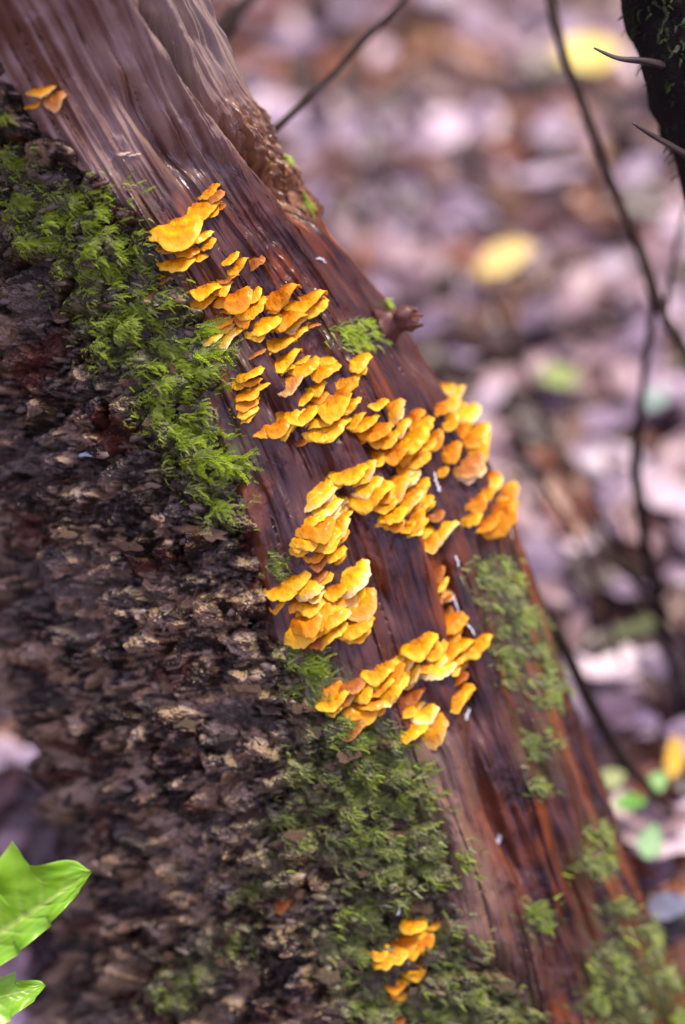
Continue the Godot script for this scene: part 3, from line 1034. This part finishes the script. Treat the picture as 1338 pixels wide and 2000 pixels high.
func build_film():
	# how green the surface is: a thin film of algae spreads round every moss patch
	film.resize(200 * 300)
	for e in MOSS:
		for b in e[1]:
			var rx: float = b[2] * 1.25
			var ry: float = b[3] * 1.25
			for i in range(maxi(0, int((b[1] - 2.4 * ry + 400) / 10)), mini(300, int((b[1] + 2.4 * ry + 400) / 10))):
				for j in range(maxi(0, int((b[0] - 2.4 * rx + 400) / 10)), mini(200, int((b[0] + 2.4 * rx + 400) / 10))):
					var dx: float = (j * 10 - 400 - b[0]) / rx
					var dy: float = (i * 10 - 400 - b[1]) / ry
					film[i * 200 + j] += 0.75 * exp(-dx * dx - dy * dy)

func film_at(x: float, y: float) -> float:
	var fx := clampf((x + 400.0) / 10.0, 0, 198)
	var fy := clampf((y + 400.0) / 10.0, 0, 298)
	var i := int(fy) * 200 + int(fx)
	var u := fx - int(fx)
	var v := fy - int(fy)
	return lerpf(lerpf(film[i], film[i + 1], u), lerpf(film[i + 200], film[i + 201], u), v)

func build_moss():
	for i in 5: shoots.append(moss_shoot(300 + i))
	moss_mat = vmat(0.55, 0.35)
	moss_mat.backlight_enabled = true
	moss_mat.backlight = Color(0.45, 0.5, 0.22)
	for e in MOSS: moss(e[0], e[1], e[2], e[3], e[4])

func build_fungi():
	# tones: 0 egg yolk, 1 pale rimmed yellow, 2 rusty, 3 dull buff
	var fur := noise_tex(0.03, 91, 4, 256)
	for i in 16:
		var m := vmat(0.6, 0.28)
		m.albedo_color = [Color.WHITE, Color(0.98, 0.93, 0.84), Color(0.92, 0.80, 0.66), Color(1.0, 1.0, 0.95)][i % 4]
		m.subsurf_scatter_enabled = true
		m.subsurf_scatter_strength = 0.12
		m.clearcoat_enabled = true
		m.clearcoat = 0.16
		m.clearcoat_roughness = 0.2
		m.heightmap_enabled = true
		m.heightmap_texture = fur
		m.heightmap_scale = 0.045
		m.uv1_triplanar = true
		m.uv1_scale = Vector3(1.5, 1.5, 1.5)
		cap_mats.append(m)
	cluster("bracket_fungus", "small pale orange brackets alone at the trunk's far upper left", [[78, 178, 58, 1], [97, 190, 50, 3], [62, 205, 40, 0]])
	cluster("bracket_fungus", "dim rusty orange brackets topping the long fungus trail", [[402, 383, 60, 2], [386, 400, 68, 0], [357, 422, 56, 0], [414, 410, 46, 2]])
	cluster("bracket_fungus", "yolk-yellow brackets touching the moss at upper left of trail", [[328, 448, 96, 0], [378, 463, 58, 0], [318, 482, 48, 2], [361, 488, 46, 0], [338, 514, 66, 0], [377, 500, 44, 0], [328, 537, 44, 2]])
	cluster("bracket_fungus", "single cream-topped bracket sitting on moss left of trail", [[308, 555, 56, 3], [300, 576, 42, 3]])
	cluster("bracket_fungus", "few small orange brackets above the large rounded one", [[452, 520, 58, 0], [492, 506, 42, 2], [440, 545, 44, 2], [396, 563, 62, 0], [428, 560, 44, 0]])
	cluster("bracket_fungus", "large rounded glossy orange brackets in upper middle of trail", [[447, 580, 74, 0], [482, 573, 58, 0], [536, 575, 86, 0], [583, 585, 88, 0], [556, 615, 72, 0], [572, 625, 56, 1], [482, 596, 70, 0]])
	cluster("bracket_fungus", "tight row of brackets under the large rounded one", [[424, 622, 46, 0], [431, 650, 62, 1], [412, 655, 48, 1], [503, 631, 74, 0], [456, 643, 46, 0], [540, 664, 64, 0], [579, 645, 50, 0], [596, 636, 36, 2]])
	cluster("bracket_fungus", "ragged orange brackets stretching right beside small dark moss tuft", [[492, 692, 42, 2], [546, 701, 80, 0], [588, 714, 60, 0], [630, 716, 70, 0], [681, 702, 64, 0], [668, 744, 50, 0], [690, 722, 40, 2]])
	cluster("bracket_fungus", "drooping orange brackets near the bark edge at mid trail", [[482, 729, 58, 0], [464, 741, 50, 0], [472, 767, 76, 0], [498, 755, 46, 0], [465, 795, 56, 0], [555, 747, 68, 3]])
	cluster("bracket_fungus", "pair of long tongue brackets hanging left in mid trail", [[612, 755, 56, 0], [588, 777, 46, 0], [555, 812, 70, 0], [530, 829, 60, 0], [584, 812, 60, 0], [590, 858, 34, 2]])
	cluster("bracket_fungus", "wavy orange brackets ending just left of the big cluster", [[645, 784, 80, 0], [678, 788, 60, 0], [633, 828, 86, 0], [622, 848, 50, 0], [703, 825, 70, 0], [720, 838, 66, 0], [728, 788, 46, 0], [752, 796, 56, 1]])
	cluster("bracket_fungus", "big tiered cluster with cream-rimmed brackets at the trunk's right edge", [[895, 771, 66, 1], [838, 798, 48, 0], [866, 790, 56, 1], [891, 806, 66, 1], [928, 798, 46, 1], [937, 819, 46, 1], [796, 831, 88, 0], [768, 829, 46, 1], [854, 823, 52, 0], [926, 843, 74, 1], [888, 842, 56, 0], [747, 856, 52, 0], [789, 860, 80, 0], [829, 856, 60, 0], [902, 872, 88, 0], [862, 880, 60, 0], [731, 884, 56, 0], [767, 882, 56, 0], [804, 892, 70, 0], [788, 905, 40, 0], [927, 889, 68, 0], [891, 905, 88, 3], [856, 917, 36, 0], [895, 921, 50, 3]])
	cluster("bracket_fungus", "small slanting strip of yellow brackets left of big cluster", [[706, 908, 60, 1], [681, 921, 68, 0], [657, 934, 56, 0]])
	cluster("bracket_fungus", "dense yellow clump directly below the big tiered cluster", [[714, 966, 90, 0], [707, 950, 66, 1], [763, 944, 70, 1], [796, 934, 56, 1], [816, 946, 46, 0], [747, 983, 60, 0], [780, 975, 70, 1], [811, 963, 64, 0], [756, 1004, 66, 0], [796, 1000, 66, 0], [829, 987, 40, 0], [747, 1016, 42, 0], [804, 1020, 56, 0], [788, 1028, 40, 0], [845, 1004, 46, 2]])
	cluster("bracket_fungus", "curled yellow bracket pair at the clump's lower right end", [[853, 1031, 80, 1], [825, 1037, 50, 0], [829, 1057, 56, 1]])
	cluster("bracket_fungus", "yellow brackets at the trunk's extreme right edge", [[948, 942, 56, 1], [928, 963, 52, 0], [911, 979, 52, 0], [971, 971, 70, 1], [948, 983, 52, 1], [969, 996, 52, 1], [934, 1004, 88, 0], [908, 1012, 50, 0]])
	cluster("bracket_fungus", "upright column of cream-topped yellow brackets beside the bark edge", [[619, 958, 76, 1], [611, 967, 70, 1], [623, 987, 80, 1], [664, 987, 58, 1], [604, 1004, 52, 0], [663, 1008, 58, 1], [632, 1008, 56, 1], [611, 1024, 76, 0], [648, 1028, 60, 1], [591, 1049, 60, 0], [623, 1045, 60, 0], [652, 1045, 46, 0], [574, 1061, 42, 0], [627, 1061, 60, 0], [611, 1082, 46, 0], [640, 1078, 54, 0], [619, 1098, 36, 2]])
	cluster("bracket_fungus", "fat fused clump of yellow brackets below the upright column", [[611, 1125, 52, 2], [553, 1146, 80, 0], [595, 1142, 76, 1], [623, 1129, 46, 0], [677, 1125, 76, 1], [652, 1150, 60, 0], [673, 1150, 50, 0], [566, 1175, 48, 0], [607, 1187, 90, 0], [648, 1179, 80, 1], [687, 1179, 80, 1], [590, 1207, 90, 0], [636, 1203, 70, 0], [677, 1219, 90, 0], [636, 1232, 60, 0], [590, 1232, 42, 2], [611, 1244, 46, 2], [540, 1175, 36, 0]])
	cluster("bracket_fungus", "dull rusty brackets in a dark groove at the right", [[849, 1119, 40, 2], [870, 1158, 54, 3], [866, 1172, 44, 2], [878, 1187, 44, 2]])
	cluster("bracket_fungus", "wide orange row reaching the right moss strip below the groove", [[812, 1257, 76, 0], [833, 1269, 50, 0], [845, 1261, 56, 0], [882, 1258, 70, 0], [913, 1261, 74, 0], [882, 1212, 74, 0], [900, 1222, 50, 2], [882, 1242, 56, 0], [841, 1298, 80, 1], [874, 1290, 60, 0], [821, 1302, 50, 0], [906, 1277, 60, 0]])
	cluster("bracket_fungus", "long slanting orange shelf ending left in the lower moss", [[784, 1286, 66, 1], [763, 1294, 52, 1], [730, 1310, 70, 0], [784, 1314, 70, 1], [755, 1310, 60, 0], [802, 1318, 46, 1], [759, 1335, 70, 0], [730, 1343, 60, 0], [633, 1336, 56, 0], [664, 1347, 70, 2], [697, 1347, 60, 0], [642, 1364, 76, 0], [624, 1362, 46, 0], [656, 1368, 60, 0], [693, 1380, 86, 0], [730, 1368, 60, 0], [750, 1360, 50, 1], [677, 1413, 46, 2]])
	cluster("bracket_fungus", "small hanging orange group under the slanting shelf", [[808, 1351, 46, 2], [796, 1366, 46, 0], [784, 1388, 50, 0], [820, 1392, 70, 1], [833, 1408, 78, 1], [800, 1421, 60, 0], [784, 1440, 36, 3], [804, 1405, 50, 0]])
	cluster("bracket_fungus", "drooping amber brackets right of the hanging group", [[874, 1306, 42, 0], [889, 1327, 46, 2], [895, 1343, 56, 0], [886, 1362, 54, 0], [903, 1352, 42, 2], [879, 1376, 32, 0]])
	cluster("bracket_fungus", "isolated curled orange brackets low down among dark moss", [[808, 1803, 52, 0], [846, 1807, 46, 0], [804, 1825, 66, 0], [815, 1836, 60, 0], [771, 1847, 70, 0], [745, 1867, 56, 0], [797, 1857, 50, 0]])
	cluster("bracket_fungus", "lowest pair of orange brackets at the picture's bottom", [[804, 1896, 50, 0], [773, 1924, 56, 0], [793, 1913, 50, 0], [767, 1946, 42, 2], [771, 1992, 40, 2]])
	cluster("bracket_fungus", "single small rusty bracket on tan bark at lower left", [[545, 1766, 44, 2]])

func build_lichen():
	var pale := mat(lin(0.62, 0.64, 0.68), 0.6)
	var list := [
		[852, 942, 38, 1.2, "white frayed crust between big cluster and rusty groove"], [985, 1042, 20, 1.4, "small white fleck under the extreme right fungi"], [888, 1096, 22, 1.3, "white fleck beside the dull rusty brackets"],
		[897, 1180, 34, 1.2, "white branching crust in the right groove above orange row"], [915, 1230, 26, 0.8, "white crust at the orange row's upper right end"], [922, 1402, 30, 1.9, "thin white streak below the amber brackets"],
		[990, 1640, 62, 1.85, "long thin white streak on dark wood at lower right"], [778, 1768, 28, 1.9, "white drip above the isolated curled brackets"], [180, 890, 42, 0.1, "pale blue-green fleck on dark bark at mid left"],
		[226, 1692, 50, 0.5, "cream flake on the bark right of the holly leaf"], [252, 302, 36, 0.1, "pale chip on bare wood at upper left"], [632, 507, 26, 0.1, "tiny white sliver on wood near the upper right edge"]]
	var k := 0
	for e in list:
		k += 1
		var m := pale
		if k == 9: m = mat(lin(0.34, 0.47, 0.48), 0.5)
		if k == 10 or k == 11: m = mat(lin(0.55, 0.42, 0.32), 0.6)
		var st := SurfaceTool.new()
		st.begin(Mesh.PRIMITIVE_TRIANGLES)
		var p := plate(800 + k, 1.6)
		for q in 4:
			var t := Transform3D(Basis(Vector3(0, 0, 1), rng.randf_range(-0.5, 0.5)).scaled_local(Vector3(rng.randf_range(0.35, 0.6), rng.randf_range(0.25, 0.6), 0.35)), Vector3(-0.4 + q * 0.26, rng.randf_range(-0.1, 0.1), rng.randf_range(0, 0.03)))
			st.append_from(p, 0, t)
		var o := obj("crust_fleck", st.commit(), m)
		var s := seat(e[0], e[1], 0.0009, -e[3])
		var w: float = e[2] * MP
		o.transform = s.scaled_local(Vector3(w, w * 0.7, w * 0.6))
		tag(o, e[4], "lichen crust")

func build_holly():
	var foot := P(-160, 2080, -0.06)
	foot.y = -0.01
	var sp := thing("holly_seedling", "bright green holly seedling with spiny glossy leaves, lower left", "holly", foot)
	var m := vmat(0.38, 0.5)
	m.backlight_enabled = true
	m.backlight = Color(0.5, 0.6, 0.1)
	m.clearcoat_enabled = true
	m.clearcoat = 0.2
	m.clearcoat_roughness = 0.25
	var st := obj("stem", tube_mesh([foot, P(-150, 1985, 0.0), P(-140, 1880, 0.035), P(-150, 1780, 0.05)], [8, 7, 6, 5], 8, 0.1, 95), mat(lin(0.07, 0.13, 0.03), 0.5), sp)
	st.position = -foot
	var spec := [[Vector2(-150, 1925), Vector2(170, 1712), 0.50, 0.13, 0.05, 0.0], [Vector2(-170, 1990), Vector2(86, 1925), 0.22, 0.24, 0.03, 0.2]]
	for e in spec:
		var a := P(e[0].x, e[0].y, 0.035)
		var b := P(e[1].x, e[1].y, e[4])
		var xx := (b - a).normalized()
		var z: Vector3 = F + U * float(e[5])
		z = (z - xx * z.dot(xx)).normalized()
		var l := obj("leaf", holly_leaf(e[2], e[3], 5.0, 5 + int(e[1].x)), m, sp)
		var len := a.distance_to(b)
		l.transform = Transform3D(Basis(xx * len, z.cross(xx) * len, z * len), a - foot)

func build_bright_leaves():
	var yel := Color(0.72, 0.58, 0.10)
	one_leaf(1150, 106, 132, Color(0.85, 0.70, 0.14), "yellow fallen leaf at top right beside the dark sapling", 0.15)
	one_leaf(985, 503, 124, Color(0.88, 0.68, 0.20), "yellow fallen leaf in open litter right of the upper trunk", 0.35)
	one_leaf(1318, 1478, 95, Color(0.75, 0.45, 0.04), "orange-yellow fallen leaf at the right margin low down", 1.4)
	var g := Color(0.10, 0.33, 0.02)
	one_leaf(1232, 1568, 66, g, "vivid green low leaf at right beside the slanting twig", 0.2, "green_leaf")
	one_leaf(1282, 1530, 64, Color(0.22, 0.42, 0.12), "mid green low leaf above right of the vivid green one", 0.9, "green_leaf")
	one_leaf(1270, 1645, 84, Color(0.20, 0.36, 0.16), "pale mint low leaf below the vivid green one", 1.2, "green_leaf")
	one_leaf(1195, 1520, 70, Color(0.30, 0.35, 0.13), "yellowish green low leaf left of the vivid green one", 0.5, "green_leaf")
	one_leaf(1095, 735, 90, Color(0.22, 0.30, 0.06), "olive green low leaf right of the big fungus cluster", 0.2, "green_leaf")
	one_leaf(1282, 778, 62, Color(0.24, 0.40, 0.30), "pale teal low leaf at right beside the upright stem", 0.8, "green_leaf")
	one_leaf(1305, 1770, 100, Color(0.14, 0.15, 0.21), "bluish grey fallen leaf at the trunk's right foot", 0.1)

func build_lying():
	var spec := [["fallen_branch", "olive mossy stick lying in the litter right of moss strip", [[1120, 1296], [1190, 1262], [1250, 1240], [1345, 1205]], [20, 22, 20, 16], lin(0.10, 0.12, 0.035)],
		["fallen_branch", "black rotten branch lying at the trunk's right foot", [[1230, 1850], [1300, 1822], [1370, 1800], [1480, 1770]], [30, 34, 32, 26], lin(0.014, 0.011, 0.01)]]
	var k := 120
	for e in spec:
		var pts := []
		for q in e[2]:
			var p := on_ground(q[0], q[1], 0.03)
			p.y = ground_h(p.x, p.z) + 0.03
			pts.append(p)
		k += 1
		tag(obj(e[0], tube_mesh(pts, e[3], 12, 0.4, k, 8), mat(e[4], 0.6)), e[1], "branch")
